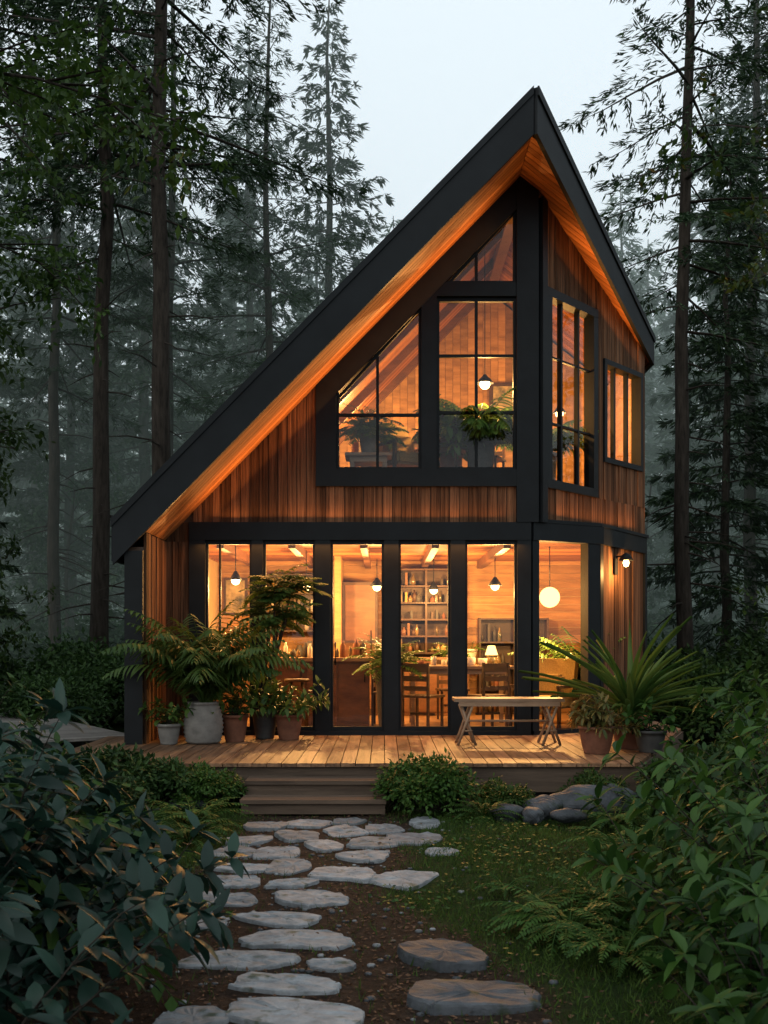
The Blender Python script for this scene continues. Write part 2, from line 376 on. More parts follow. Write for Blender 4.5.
clad(sd,Fr((-2.71,-1.12),(0,1)),0,1.1,DK,2.76,n0=-.001,n1=.018)
clad(sd,Fr((-2.91,8),(0,-1)),0,9.1,.0,2.55,w=.16,n0=-.001,n1=.018)
sd.build('siding',cabin)

w=MB()  # structure and inner shell
pr(w,FF,[(-2.47,3.0),(-.84,3.0),(-.84,zU(-.84)),(-2.47,zU(-2.47))],-.12,-.011,'furn')
rect(w,FF,-.84,1.63,3.0,3.44,-.12,-.011,'furn')
rect(w,FF,-2.71,-2.40,.1,2.76,-.12,-.011,'furn')
rect(w,SU,.08,LU,3.05,3.44,-.12,-.011,'furn')
pr(w,SU,[(.08,5.93),(1.34,5.93),(1.34,zR(sx(1.34))),(.08,zR(sx(.08)))],-.12,-.011,'furn')
pr(w,SU,[(1.34,3.44),(1.52,3.44),(1.52,zR(sx(1.52))),(1.34,zR(sx(1.34)))],-.12,-.011,'furn')
rect(w,SU,1.52,2.62,3.44,3.94,-.12,-.011,'furn')
pr(w,SU,[(1.52,5.33),(2.62,5.33),(2.62,zR(sx(2.62))),(1.52,zR(sx(1.52)))],-.12,-.011,'furn')
rect(w,SU,2.62,LU,3.44,5.6,-.12,-.011,'furn')
rect(w,SL,.1,LL-.05,.1,2.78,-.12,-.011,'furn')
w.box(3.58,3.685,2.06,8,.1,5.62,'wallin')
w.box(-2.9,-2.712,-1.12,8,.0,2.6,'furn')
w.slab([(-2.71,.13),(1.93,.13),(2.66,.6),(3.57,2.1),(3.57,4),(-2.71,4)],.1,DK-.005,'floorin')
w.slab([(-2.71,.125),(1.9,.125),(3.57,2.1),(3.57,8),(-2.71,8)],2.86,L0,'wallin')
xl=lambda y: min(3.55,(1.81+y/.55*.94 if y<.55 else 2.75+(y-.55)*.633)-.16)
for i in range(31):
    y=.2+i*.123; w.box(-2.7,xl(y),y,y+.117,2.82,2.858,'soffit')
for i in range(20):
    z=DK+i*.125; w.box(-2.7,3.57,3.98,4.0,z,z+.118,'wallin')
w.box(-2.7,3.57,4.0,4.1,DK,2.82,'plaster')
pts=[(-2.5,3.12),(3.57,3.12),(3.57,zR(3.57)-.05),(1.67,7.2),(-2.3,zU(-2.3)-.05)]
w.prism([(x,4.05,z) for x,z in pts],(0,.1,0),'furn')
for i in range(48):
    x0=-2.3+i*.122; x1=x0+.116
    if x1>3.55: break
    t0=min(zU(x0),zR(x0))-.06; t1=min(zU(x1),zR(x1))-.06
    if min(t0,t1)<L0+.05: continue
    w.prism([(x0,4.03,L0),(x1,4.03,L0),(x1,4.03,t1),(x0,4.03,t0)],(0,.019,0),'wallin')
w.box(-2.7,-2.68,.13,3.98,DK,2.82,'plaster')
w.prism([(-2.9,8,0),(3.69,8,0),(3.69,8,5.6),(1.67,8,7.2),(-2.9,8,2.6)],(0,.1,0),'siding')
w.box(-.75,-.65,2.9,3.97,DK,2.82,'wallin')
# dark ceiling joists below the boarded ceiling
for xj in(-2.1,-1.2,-.3,.6,1.5): w.box(xj,xj+.09,.2,3.97,2.70,2.818,'cabinet')
w.build('walls',cabin)

b=MB()  # black trim and frames
fz0,fz1=-.1,.05
rect(b,FF,-2.40,1.81,2.78,3.0,fz0,.06,'black')
rect(b,FF,-2.40,1.81,.24,DK+.05,fz0,.055,'black')
for a0,a1 in[(-2.40,-2.2),(-1.63,-1.49),(-.85,-.66),(0,.18),(.82,1.0),(1.64,1.81)]: rect(b,FF,a0,a1,DK+.05,2.78,fz0,fz1,'black')
lowp=[(-2.2,-1.63),(-1.49,-.85),(-.66,0),(.18,.82),(1.0,1.64)]
for a0,a1 in lowp:
    for c0,c1 in[(a0,a0+.03),(a1-.03,a1)]: rect(b,FF,c0,c1,DK+.05,2.78,-.06,.0,'black')
    rect(b,FF,a0+.03,a1-.03,DK+.05,DK+.1,-.06,0,'black'); rect(b,FF,a0+.03,a1-.03,2.73,2.78,-.06,0,'black')
rect(b,FF,-2.04,-2.015,DK+.1,2.73,-.05,-.01,'black')
b.tube([(-.6,-.0,1.25),(-.6,-.05,1.27),(-.6,-.05,1.5),(-.6,-.0,1.52)],.012,'black',6)
rect(b,SG,0,LG+.05,2.78,3.0,fz0,.062,'black'); rect(b,SG,.02,LG,.24,DK+.05,fz0,.05,'black')
rect(b,SG,.0,.1,DK+.05,2.78,fz0,.045,'black'); rect(b,SG,LG-.2,LG,DK+.05,2.78,fz0,.045,'black')
rect(b,SL,0,.1,.2,2.78,-.12,.04,'black'); rect(b,SL,0,LL,2.78,3.0,-.12,.06,'black')
rect(b,SL,LL-.05,LL+.04,.0,2.78,-.12,.05,'black')
b.slab([(1.82,.0),(1.86,-.05),(2.8,.5),(3.78,2.02),(3.7,2.1)],3.002,3.045,'black')
rect(b,FF,-.84,1.63,3.44,3.65,fz0,.07,'black')
pr(b,FF,[(-.84,3.65),(-.59,3.65),(-.59,zU(-.59)),(-.84,zU(-.84))],fz0,.06,'black')
pr(b,FF,[(-.59,zU(-.59)-.36),(1.63,zU(1.63)-.36),(1.63,zU(1.63)),(-.59,zU(-.59))],fz0,.06,'black')
pr(b,FF,[(.46,3.65),(.65,3.65),(.65,zU(.65)-.36),(.46,zU(.46)-.36)],fz0,.055,'black')
pr(b,FF,[(.65,5.78),(1.63,5.78),(1.63,5.95),(.757,5.95),(.65,5.841)],fz0,.055,'black')
pr(b,FF,[(1.63,3.0),(1.90,3.0),(1.90,zR(1.90)),(1.67,7.25),(1.63,zU(1.63))],fz0,.075,'black')
rect(b,SU,-.03,.08,3.0,zR(sx(.08))-.01,-.1,.06,'black')
zt=lambda a:zU(a)-.36
def sash(fr,a0,a1,z0,t0,t1,w_=.035):
    pr(b,fr,[(a0,z0),(a0+w_,z0),(a0+w_,t0+(t1-t0)*w_/(a1-a0)),(a0,t0)],-.06,.0,'black')
    pr(b,fr,[(a1-w_,z0),(a1,z0),(a1,t1),(a1-w_,t1-(t1-t0)*w_/(a1-a0))],-.06,.0,'black')
    rect(b,fr,a0+w_,a1-w_,z0,z0+w_,-.06,0,'black')
    pr(b,fr,[(a0+w_,t0-w_*1.4),(a1-w_,t1-w_*1.4),(a1-w_,t1),(a0+w_,t0)],-.06,-.002,'black')
sash(FF,-.59,.46,3.65,zt(-.59),zt(.46)); sash(FF,.65,1.63,3.65,5.78,5.78); sash(FF,.76,1.63,5.95,zt(.76)+.02,zt(1.63))
mt=.018
pr(b,FF,[(-.08-mt,3.65),(-.08+mt,3.65),(-.08+mt,zt(-.08)),(-.08-mt,zt(-.08))],-.05,.003,'black')
rect(b,FF,-.59,.46,4.33-mt,4.33+mt,-.048,-.004,'black')
rect(b,FF,1.14-mt,1.14+mt,3.65,5.78,-.05,.003,'black'); pr(b,FF,[(1.14-mt,5.95),(1.14+mt,5.95),(1.14+mt,zt(1.14)),(1.14-mt,zt(1.14))],-.05,.003,'black')
for z in(4.36,5.06): rect(b,FF,.65,1.63,z-mt,z+mt,-.048,-.004,'black')
def swin(fr,a0,a1,z0,z1,th,nv,nh):
    rect(b,fr,a0,a1,z0,z0+th,-.1,.055,'black'); rect(b,fr,a0,a1,z1-th,z1,-.1,.055,'black')
    rect(b,fr,a0,a0+th,z0+th,z1-th,-.1,.052,'black'); rect(b,fr,a1-th,a1,z0+th,z1-th,-.1,.052,'black')
    for i in range(1,nv):
        a=a0+(a1-a0)*i/nv; rect(b,fr,a-.02,a+.02,z0+th,z1-th,-.06,.0,'black')
    for i in range(1,nh):
        z=z0+(z1-z0)*i/nh; rect(b,fr,a0+th,a1-th,z-.012,z+.012,-.05,-.005,'black')
swin(SU,.09,1.34,3.44,5.93,.11,3,3); swin(SU,1.52,2.62,3.94,5.33,.07,3,1)
b.build('window_frames',cabin)

g=MB()
def pane(fr,poly,n=-.03):
    g.add([fr.p(a,z,n) for a,z in poly],[list(range(len(poly)))],'glass')
for a0,a1 in lowp: pane(FF,[(a0,DK+.05),(a1,DK+.05),(a1,2.78),(a0,2.78)])
pane(SG,[(.1,DK+.05),(LG-.2,DK+.05),(LG-.2,2.78),(.1,2.78)])
pane(FF,[(-.59,3.65),(.46,3.65),(.46,zt(.46)),(-.59,zt(-.59))])
pane(FF,[(.65,3.65),(1.63,3.65),(1.63,5.78),(.65,5.78)])
pane(FF,[(.76,5.95),(1.63,5.95),(1.63,zt(1.63)),(.76,zt(.76))])
pane(SU,[(.2,3.5),(1.23,3.5),(1.23,5.85),(.2,5.85)]); pane(SU,[(1.59,4.0),(2.55,4.0),(2.55,5.27),(1.59,5.27)])
g.build('window_panes',cabin)

r=MB()  # roof
YF,YB=-1.2,8.3
oL=lambda x:zU(x)+.42; oR=lambda x:7.67-.82*(x-1.67)
r.prism([(-2.99,YF,zU(-2.99)+.03),(1.67,YF,zU(1.67)+.03),(1.67,YF,oL(1.67)),(-2.99,YF,oL(-2.99))],(0,YB-YF,0),'roof')
XT,YT=3.84,2.2
xr=lambda y:1.67+(y-YF)*(XT-1.67)/(YT-YF) if y<YT else XT
pl=[(1.67,YF),(XT,YT),(XT,YB),(1.67,YB)]
V=[(x,y,zR(x)+.03) for x,y in pl]+[(x,y,oR(x)) for x,y in pl]
r.add(V,[(3,2,1,0),(4,5,6,7),(0,1,5,4),(1,2,6,5),(2,3,7,6),(3,0,4,7)],'roof')
ft=.05
r.prism([(-3.03,YF-ft,zU(-3.03)-.05),(1.67,YF-ft,zU(1.67)-.05),(1.67,YF-ft,oL(1.67)+.05),(-3.03,YF-ft,oL(-3.03)+.05)],(0,ft-.002,0),'roof')
r.prism([(-3.05,YF-ft-.022,oL(-3.05)-.03),(1.67,YF-ft-.022,oL(1.67)-.03),(1.67,YF-ft-.022,oL(1.67)+.062),(-3.05,YF-ft-.022,oL(-3.05)+.062)],(0,.02,0),'roof')
d=np.array([XT-1.67,YT-YF,0.]);d/=np.linalg.norm(d);nn=np.array([d[1],-d[0],0])*ft
a0=np.array([1.67,YF-ft*.5,0]);a1=np.array([XT,YT,0])+d*.04
r.prism([a0+[0,0,zR(1.67)-.05],a1+[0,0,zR(XT)-.04],a1+[0,0,oR(XT)+.02],a0+[0,0,oR(1.67)+.05]],nn,'roof')
r.prism([a0+nn*1.02+[0,0,oR(1.67)-.04],a1+nn*1.02+[0,0,oR(XT)-.05],a1+nn*1.02+[0,0,oR(XT)+.035],a0+nn*1.02+[0,0,oR(1.67)+.062]],nn*.4,'roof')
r.box(XT+.002,XT+.06,YT+.02,YB,zR(XT)-.03,oR(XT)+.03,'roof')
r.box(-2.91,-2.705,YF,-1.12,.0,zU(-2.9)-.02,'black')
r.box(-3.05,-2.992,YF-.02,YB,zU(-2.99)-.05,oL(-2.99)+.04,'roof')
r.build('roof',cabin)
so=MB()
y=YF+.003
while y<4.0:
    y1=y+.118
    so.prism([(-2.70,y,zU(-2.70)),(1.66,y,zU(1.66)),(1.66,y,zU(1.66)+.025),(-2.70,y,zU(-2.70)+.025)],(0,y1-y-.01,0),'soffit')
    xa,xb=xr(y)-.01,xr(y1-.01)-.01; 
    if xa>1.7:
        V=[(1.67,y,zR(1.67)),(xa,y,zR(xa)),(xb,y1-.01,zR(xb)),(1.67,y1-.01,zR(1.67))]
        V+=[(p[0],p[1],p[2]+.025) for p in V]
        so.add(V,[(3,2,1,0),(4,5,6,7),(0,1,5,4),(1,2,6,5),(2,3,7,6),(3,0,4,7)],'soffit')
    y=y1
so.box(1.6,1.74,.2,4,7.0,7.16,'cabinet')
for yy in(1.3,2.5,3.7):
    so.prism([(-2.3,yy,zU(-2.3)-.16),(1.6,yy,zU(1.6)-.16),(1.6,yy,zU(1.6)-.002),(-2.3,yy,zU(-2.3)-.002)],(0,.09,0),'cabinet')
so.build('soffit_boards',cabin)

def light(name,loc,e,c=(1,.5,.15),r=.08,parent=None,typ='POINT'):
    l=bpy.data.lights.new(name,typ); l.energy=e; l.color=c
    if typ=='POINT': l.shadow_soft_size=r
    o=bpy.data.objects.new(name,l); COL.objects.link(o); o.location=loc
    if parent:o.parent=parent
    return o

# ------------------------------------------------------------------ lamps
def pendant(x,y,ztop,z,shade=True,rad=.1,e=25,name='pendant_lamp',mat='bulb',br=.058):
    p=empty(name); m=MB()
    m.tube([(x,y,ztop),(x,y,z+.12)],.006,'black',5)
    if shade: m.lathe(x,y,[(.02,z+.13),(.03,z+.11),(rad*.6,z+.07),(rad,z+.01),(rad-.008,z+.01),(rad*.55,z+.06)],'black',20)
    m.build('cord_and_shade',p)
    k=MB(); br=br if shade else rad
    k.lathe(x,y,[(.001,z+br*1.0+.0)]+[(br*math.sin(t),z+br*math.cos(t)+.0) for t in np.linspace(.2,3.1,10)],mat,16); k.build('bulb',p)
    light('lamp_light',(x,y,z-.1-(0 if shade else rad)),e,parent=p,r=.05)
IE=8.0
pendant(-.1,1.9,2.70,2.3,e=30*IE); pendant(-1.1,1.9,2.82,2.3,e=28*IE); pendant(1.55,1.7,2.70,2.3,e=30*IE); pendant(.75,2.9,2.82,2.3,e=14*IE,rad=.08)
pendant(2.25,1.3,2.82,2.13,shade=False,rad=.14,e=26*IE,name='paper_globe_lamp',mat='globe')
pendant(-2.0,1.2,2.82,2.35,e=20*IE,rad=.09)
pendant(1.36,1.2,7.0,5.0,e=30*IE,rad=.12,br=.07); pendant(2.6,2.6,6.3,4.9,e=22*IE,rad=.1); pendant(-.1,2.9,5.6,4.75,e=22*IE,rad=.09)
sc=empty('wall_sconce'); m=MB(); a=.56
rect(m,SL,a-.05,a+.05,2.42,2.66,.03,.05,'black')
c=SL.p(a,2.6,.05); c2=SL.p(a,2.66,.18)
m.tube([c,c+np.array([0,0,.06]),c2],.012,'black',6); m.lathe(c2[0],c2[1],[(.015,2.70),(.05,2.68),(.1,2.6),(.095,2.6),(.045,2.67)],'black',18); m.build('bracket',sc)
m=MB(); m.lathe(c2[0],c2[1],[(.001,2.63),(.03,2.61),(.042,2.57),(.03,2.53),(.001,2.515)],'bulb',14); m.build('bulb',sc)
light('sconce_light',(c2[0]+.03,c2[1]-.06,2.44),40,parent=sc,r=.04)
led=empty('eave_strip_and_deck_fill')
def strip(p0,p1,dirv,e,wd=.05,c=(1,.40,.1)):
    p0=np.array(p0,float);p1=np.array(p1,float); l=bpy.data.lights.new('strip_light','AREA'); l.shape='RECTANGLE'
    Ln=np.linalg.norm(p1-p0); l.size=Ln; l.size_y=wd; l.energy=e; l.color=c
    X=(p1-p0)/Ln; Z=-nz(np.array(dirv,float)); Z=nz(Z-X*np.dot(Z,X)); Y=np.cross(Z,X)
    o=bpy.data.objects.new('strip_light',l); COL.objects.link(o); o.parent=led
    mt_=Matrix(((X[0],Y[0],Z[0]),(X[1],Y[1],Z[1]),(X[2],Y[2],Z[2]))).to_4x4(); mt_.translation=Vector((p0+p1)/2); o.matrix_world=mt_
strip((-2.0,-.16,zU(-2.0)-.48),(1.45,-.16,zU(1.45)-.48),(-.6,-.6,.6),26)
q0=SU.p(.25,zR(sx(.25))-.6,.12); q1=SU.p(2.4,zR(sx(2.4))-.5,.12)
strip(q0,q1,(SU.n[0]*.8+.4,SU.n[1]*.8,.8),17)
strip((-2.1,-.10,3.03),(1.5,-.10,3.03),(0,-.35,1),9)
strip(SU.p(.3,3.08,.12),SU.p(2.4,3.08,.12),(SU.n[0]*.3,SU.n[1]*.3,1),7)
strip((-2.3,-.12,2.775),(1.7,-.12,2.775),(0,-.6,-1),55)  # fill light added under the door band to warm the deck, no fixture

# ------------------------------------------------------------------ deck, steps, boardwalk
dk=empty('wooden_deck'); m=MB()
ys=lambda x:-3.0 if x<2.42 else -3.0+(x-2.42)*2.6
x=-3.35
while x<3.9:
    x1=x+.132; yb=-.06 if x1<1.8 else (1.3 if x<2.9 else 2.2)
    if x<-2.95: yb=-.2
    m.prism([(x,ys(x),DK-.035),(x1,ys(x1),DK-.035),(x1,yb,DK-.035),(x,yb,DK-.035)],(0,0,.033+random.uniform(-.001,.002)),'deck'); x=x1+.008
m.build('planks',dk); m=MB()
m.box(-3.33,2.42,-2.96,-2.92,.1,DK-.037,'steps'); m.box(-3.33,2.42,-2.91,-.2,.05,.09,'black')  # fascia board; the black sheet puts in the darkness under the deck
for i in range(8): m.box(-3.2+i*.79,-3.1+i*.79,-2.9,-2.8,-.05,DK-.04,'steps')
m.prism([(2.42,-2.96,.08),(2.46,-2.96,.08),(3.95,.9,.08),(3.9,.9,.08)],(0,0,DK-.037-.08),'steps'); m.build('frame',dk)
st=MB()
for i,(y0,zt_) in enumerate([(-3.32,.255),(-3.66,.13)]):
    for j in range(3): st.box(-1.28+.0,.02,y0+j*.113,y0+j*.113+.108,zt_-.035,zt_,'steps')
    st.box(-1.27,.01,y0+.03,y0+.05,zt_-.13,zt_-.036,'steps')
    st.box(-1.27,-1.23,y0+.051,-2.97,-.02,zt_-.036,'steps'); st.box(-.03,.01,y0+.051,-2.97,-.02,zt_-.036,'steps')
st.build('porch_steps')
bw=MB()
for i in range(34):
    t=i/33; cx=-3.6-3.4*t; cy=-.3+5.2*t; a=math.atan2(5.2,-3.4); u=np.array([math.cos(a),math.sin(a),0]); v=np.array([-u[1],u[0],0])
    c=np.array([cx,cy,DK-.04]); bw.prism([c-u*.085-v*.6,c+u*.085-v*.6,c+u*.085+v*.6,c-u*.085+v*.6],(0,0,.035),'walk')
for s_ in(-.5,.5):
    bw.prism([(-3.6+s_*.8,-.35,.0),(-7+s_*.8,4.9,.0),(-7.08+s_*.8,4.86,.0),(-3.68+s_*.8,-.39,.0)],(0,0,DK-.042),'walk')
bw.build('boardwalk')

# ------------------------------------------------------------------ bench
bn=MB(); X0,X1,Y0,Y1=.78,2.0,-1.35,-.93; zt_=DK+.52
for j in range(4): bn.box(X0,X1,Y0+j*.107,Y0+j*.107+.1,zt_-.035,zt_,'lightwood')
for xx in(X0+.14,X1-.14):
    bn.box(xx-.03,xx+.03,Y0+.02,Y1-.02,zt_-.085,zt_-.036,'lightwood')
    for dx,yy in((-.1,Y0+.03),(.1,Y0+.05),(-.1,Y1-.05),(.1,Y1-.03)):
        bn.tube([(xx-dx*.6,yy,zt_-.086),(xx+dx*1.0,yy,DK)],.017,'lightwood',6)
    bn.tube([(xx-.06,Y0+.04,DK+.16),(xx+.06,Y0+.04,DK+.16)],.012,'lightwood',6)
bn.tube([(X0+.12,-1.14,DK+.26),(X1-.12,-1.14,DK+.26)],.014,'lightwood',6)
bn.box(X0+.05,X1-.05,Y0+.01,Y0+.03,zt_-.085,zt_-.036,'lightwood')
bn.build('garden_bench')

# ------------------------------------------------------------------ interior furniture
def table(name,x0,x1,y0,y1,z0,h,mat='furn'):
    t=MB(); t.box(x0,x1,y0,y1,z0+h-.04,z0+h,mat); t.box(x0+.06,x1-.06,y0+.06,y1-.06,z0+h-.11,z0+h-.042,mat)
    for x in(x0+.06,x1-.12):
        for y in(y0+.06,y1-.12): t.box(x,x+.06,y,y+.06,z0,z0+h-.112,mat)
    return t.build(name)
def chair(x,y,z,a,name='dining_chair',mat='furn'):
    t=MB(); t.box(-.22,.22,-.21,.21,.43,.46,mat)
    for sx_ in(-.2,.17):
        t.box(sx_,sx_+.03,-.2,-.17,0,.43,mat); t.box(sx_,sx_+.03,.18,.21,0,.88,mat)
    t.box(-.17,.17,.185,.205,.76,.87,mat); t.box(-.17,.17,.185,.205,.64,.71,mat); t.box(-.17,.17,.185,.205,.52,.58,mat); t.box(-.18,.18,-.01,.01,.2,.23,mat)
    o=t.build(name); o.location=(x,y,z); o.rotation_euler=(0,0,a); return o
table('dining_table',.3,1.75,1.1,2.0,DK,.82,'lightwood')
chair(.5,.62,DK,2.6); chair(1.35,.7,DK,3.6); chair(.05,1.5,DK,1.5); chair(1.0,2.4,DK,.1); chair(2.1,1.9,DK,-1.5)
k=MB()
k.box(-2.6,-.85,2.9,3.5,DK,DK+.86,'cabinet'); k.box(-2.62,-.83,2.87,3.52,DK+.862,DK+.9,'lightwood')
for i in range(4):
    k.box(-2.57+i*.43,-2.18+i*.43,2.885,2.898,DK+.1,DK+.62,'cabinet'); k.box(-2.57+i*.43,-2.18+i*.43,2.885,2.898,DK+.65,DK+.82,'cabinet')
    k.tube([(-2.45+i*.43,2.87,DK+.74),(-2.3+i*.43,2.87,DK+.74)],.008,'black',5)
k.build('kitchen_counter')
k=MB(); k.box(-1.5,-.2,1.25,1.8,DK,DK+.88,'cabinet'); k.box(-1.55,-.15,1.2,1.85,DK+.882,DK+.93,'lightwood')
for i in range(3): k.box(-1.47+i*.43,-1.07+i*.43,1.235,1.248,DK+.06,DK+.84,'cabinet'); k.tube([(-1.12+i*.43,1.22,DK+.6),(-1.12+i*.43,1.22,DK+.74)],.008,'black',5)
k.build('kitchen_island')
def stool(x,y):
    t=MB(); t.lathe(x,y,[(.001,DK+.62),(.16,DK+.62),(.17,DK+.64),(.16,DK+.66),(.001,DK+.66)],'furn',16)
    for i in range(4):
        a=i*1.571+.78; t.tube([(x+.1*math.cos(a),y+.1*math.sin(a),DK+.62),(x+.19*math.cos(a),y+.19*math.sin(a),DK)],.014,'furn',5)
    t.lathe(x,y,[(.15,DK+.22),(.16,DK+.23),(.15,DK+.24)],'furn',16); t.build('bar_stool')
stool(-1.15,.9)
k=MB()
for i in range(14):
    x=-1.45+i*.09+random.uniform(-.02,.02); h=random.uniform(.06,.26); r_=random.uniform(.02,.05)
    k.lathe(x,1.5+random.uniform(-.12,.12),[(.001,DK+.93),(r_,DK+.931),(r_,DK+.93+h*.7),(r_*.45,DK+.93+h*.85),(r_*.5,DK+.93+h),(.001,DK+.93+h)],random.choice(['white','bottle','terracotta','potdark']),10)
for i in range(10):
    x=-2.4+i*.16+random.uniform(-.03,.03); h=random.uniform(.1,.3); r_=random.uniform(.03,.07)
    k.lathe(x,3.3+random.uniform(-.1,.1),[(.001,DK+.9),(r_,DK+.901),(r_,DK+.9+h*.7),(r_*.6,DK+.9+h*.85),(r_*.6,DK+.9+h),(.001,DK+.9+h)],random.choice(['white','bottle','terracotta','potdark']),10)
for i in range(7):
    x=.5+i*.17+random.uniform(-.03,.03); h=random.uniform(.05,.14); r_=random.uniform(.03,.07)
    k.lathe(x,1.6+random.uniform(-.25,.25),[(.001,DK+.82),(r_,DK+.821),(r_*1.1,DK+.82+h),(r_,DK+.82+h),(.001,DK+.83)],random.choice(['white','bottle','terracotta']),12)
k.build('kitchenware')
def shelf(name,x0,x1,y,z0,z1,n,mat='furn'):
    s=MB(); s.box(x0,x1,y+.28,y+.3,z0,z1,mat)
    for x in(x0,(x0+x1)/2,x1-.03): s.box(x,x+.03,y,y+.278,z0,z1,mat)
    for i in range(n+1):
        z=z0+(z1-z0-.03)*i/n; s.box(x0+.031,x1-.031,y+.005,y+.275,z+.001,z+.026,mat)
        if i<n:
            x=x0+.06
            while x<x1-.08:
                h=(z1-z0)/n*random.uniform(.3,.8); w_=random.uniform(.022,.055)
                if abs(x-(x0+x1)/2)>.06 and random.random()<.8:
                    mm=random.choice(['cabinet','bottle','bottle','terracotta','potdark','potdark','furn','white' if random.random()<.3 else 'fabric'])
                    if random.random()<.35: s.box(x-.02,x+.018,y+.05,y+.22,z+.027,z+.027+h,mm)
                    else: s.lathe(x,y+.12,[(.001,z+.027),(w_,z+.028),(w_,z+.027+h*.6),(w_*.35,z+.027+h*.8),(w_*.35,z+.027+h),(.001,z+.027+h)],mm,10)
                x+=random.uniform(.045,.11)
    return s.build(name)
shelf('open_shelf',.15,1.15,3.6,DK+.95,2.68,5); shelf('open_shelf',-1.95,-.9,3.66,DK+1.3,2.6,3); shelf('bookcase',1.5,2.6,3.6,DK,1.9,4)
k=MB(); k.box(.1,1.3,3.3,3.9,DK,DK+.86,'cabinet'); k.box(.08,1.32,3.27,3.92,DK+.862,DK+.9,'lightwood')
for i in range(3): k.box(.13+i*.39,.49+i*.39,3.285,3.298,DK+.06,DK+.82,'cabinet')
k.build('sideboard')
k=MB(); k.box(-.64,-.1,3.35,3.95,DK,2.45,'furn'); k.box(-.6,-.14,3.335,3.348,DK+.1,1.5,'cabinet'); k.box(-.6,-.14,3.335,3.348,1.54,2.4,'cabinet'); k.tube([(-.2,3.32,1.3),(-.2,3.32,1.7)],.01,'black',5); k.build('tall_cupboard')
def armchair(x,y,z,a,name='armchair',mat='fabric'):
    t=MB()
    def rb(x0,x1,y0,y1,z0,z1,m):
        c=.03; t.box(x0,x1,y0+c,y1-c,z0+c,z1-c,m); t.slab([(x0+c,y0+c),(x1-c,y0+c),(x1-c,y1-c),(x0+c,y1-c)],z0,z1,m); t.box(x0+c,x1-c,y0,y1,z0+c*1.01,z1-c*1.01,m)
    rb(-.3,.3,-.32,.25,.28,.45,mat); 
    t.prism([(-.3,.2,.42),(.3,.2,.42),(.3,.32,.42),(-.3,.32,.42)],(0,.12,.5),mat); rb(-.22,.22,.02,.18,.45,.72,mat)
    for s_ in(-.36,.33):
        t.box(s_,s_+.04,-.34,.32,.55,.59,'furn'); t.box(s_,s_+.04,-.32,-.28,0,.55,'furn'); t.box(s_,s_+.04,.26,.3,0,.55,'furn')
    o=t.build(name); o.location=(x,y,z); o.rotation_euler=(0,0,a); return o
armchair(2.1,.8,DK,-.6)
pf=MB(); pf.box(-2.58,-2.2,3.93,3.965,1.95,2.55,'furn'); pf.box(-2.54,-2.24,3.915,3.929,1.99,2.51,'paint'); pf.build('framed_picture')
tl=empty('table_lamp'); m=MB(); zt_=DK+.82; m.lathe(1.5,1.7,[(.001,zt_),(.06,zt_+.005),(.02,zt_+.04),(.02,zt_+.14),(.001,zt_+.15)],'furn',12); m.build('base',tl)
m=MB(); m.lathe(1.5,1.7,[(.09,zt_+.14),(.05,zt_+.27),(.001,zt_+.275)],'globe',16); m.build('shade',tl)
table('coffee_table',-.5,.1,.45,.95,L0,.5,'lightwood'); armchair(.25,1.1,L0+.12,.6); chair(.85,.6,L0+.1,2.6); chair(1.4,1.4,L0+.12,-.4)
sf=MB()
sf.box(-.9,-.25,1.3,2.9,L0,L0+.45,'fabric'); sf.box(-1.1,-.9,1.3,2.9,L0,L0+.9,'fabric'); sf.build('sofa')
shelf('bookcase',-.4,1.0,3.7,L0,L0+1.3,4,'furn')
pf=MB(); pf.box(1.7,2.2,3.98,4.02,5.1,5.7,'furn'); pf.box(1.76,2.14,3.965,3.979,5.16,5.64,'paint'); pf.build('framed_picture')

# ------------------------------------------------------------------ potted plants
def pot(m,x,y,z,r_,h,mat,ribs=False):
    prof=[(.001,z),(r_*.72,z+.001)]
    k=18 if ribs else 5
    for i in range(k+1):
        t=i/k; rr=r_*(.72+.28*t**.8) if not ribs else r_*(.78+.22*math.sin(math.pi*min(1,t*.9+.1)))
        if ribs: rr+=.016*(i%2)
        prof.append((rr,z+.01+(h-.01)*t))
    prof+=[(prof[-1][0]+.012,z+h),(prof[-1][0]+.012,z+h+.03),(prof[-1][0]-.015,z+h+.03),(prof[-1][0]-.02,z+h-.04)]
    m.lathe(x,y,prof,mat,28); rr=prof[-1][0]; m.lathe(x,y,[(rr,z+h-.035),(rr*.5,z+h-.02),(.001,z+h-.02)],'soil',16)
def potted(name,x,y,z,r_,h,pm,fn,ribs=False):
    e=empty(name); m=MB(); pot(m,x,y,z,r_,h,pm,ribs); m.build('pot',e); m=MB(); fn(m,(x,y,z+h-.02)); m.build('foliage',e)
def f_palm(n,L,ll,lw,e=(.7,1.45),bend=1.5,mt='l_palm'): return lambda m,c:[frond(m,c,i*2.4+rng.normal()*.3,rng.uniform(*e),L*rng.uniform(.7,1.1),bend*rng.uniform(.7,1.2),mt,22,ll,lw,T_S,.008) for i in range(n)]
potted('potted_palm',-2.05,-1.05,DK,.215,.44,'potgrey',f_palm(54,1.4,.3,.038,(.95,1.56),1.6),True)
potted('potted_plant',-2.42,-1.15,DK,.13,.2,'potgrey',lambda m,c:leafybush(m,c,16,.36,'l_palm',.1,.055,step=.04,spread=.03))
potted('potted_plant',-1.72,-.85,DK,.15,.28,'terracotta',lambda m,c:(leafybush(m,c,18,.5,'l_palm',.14,.06,step=.05,spread=.03)))
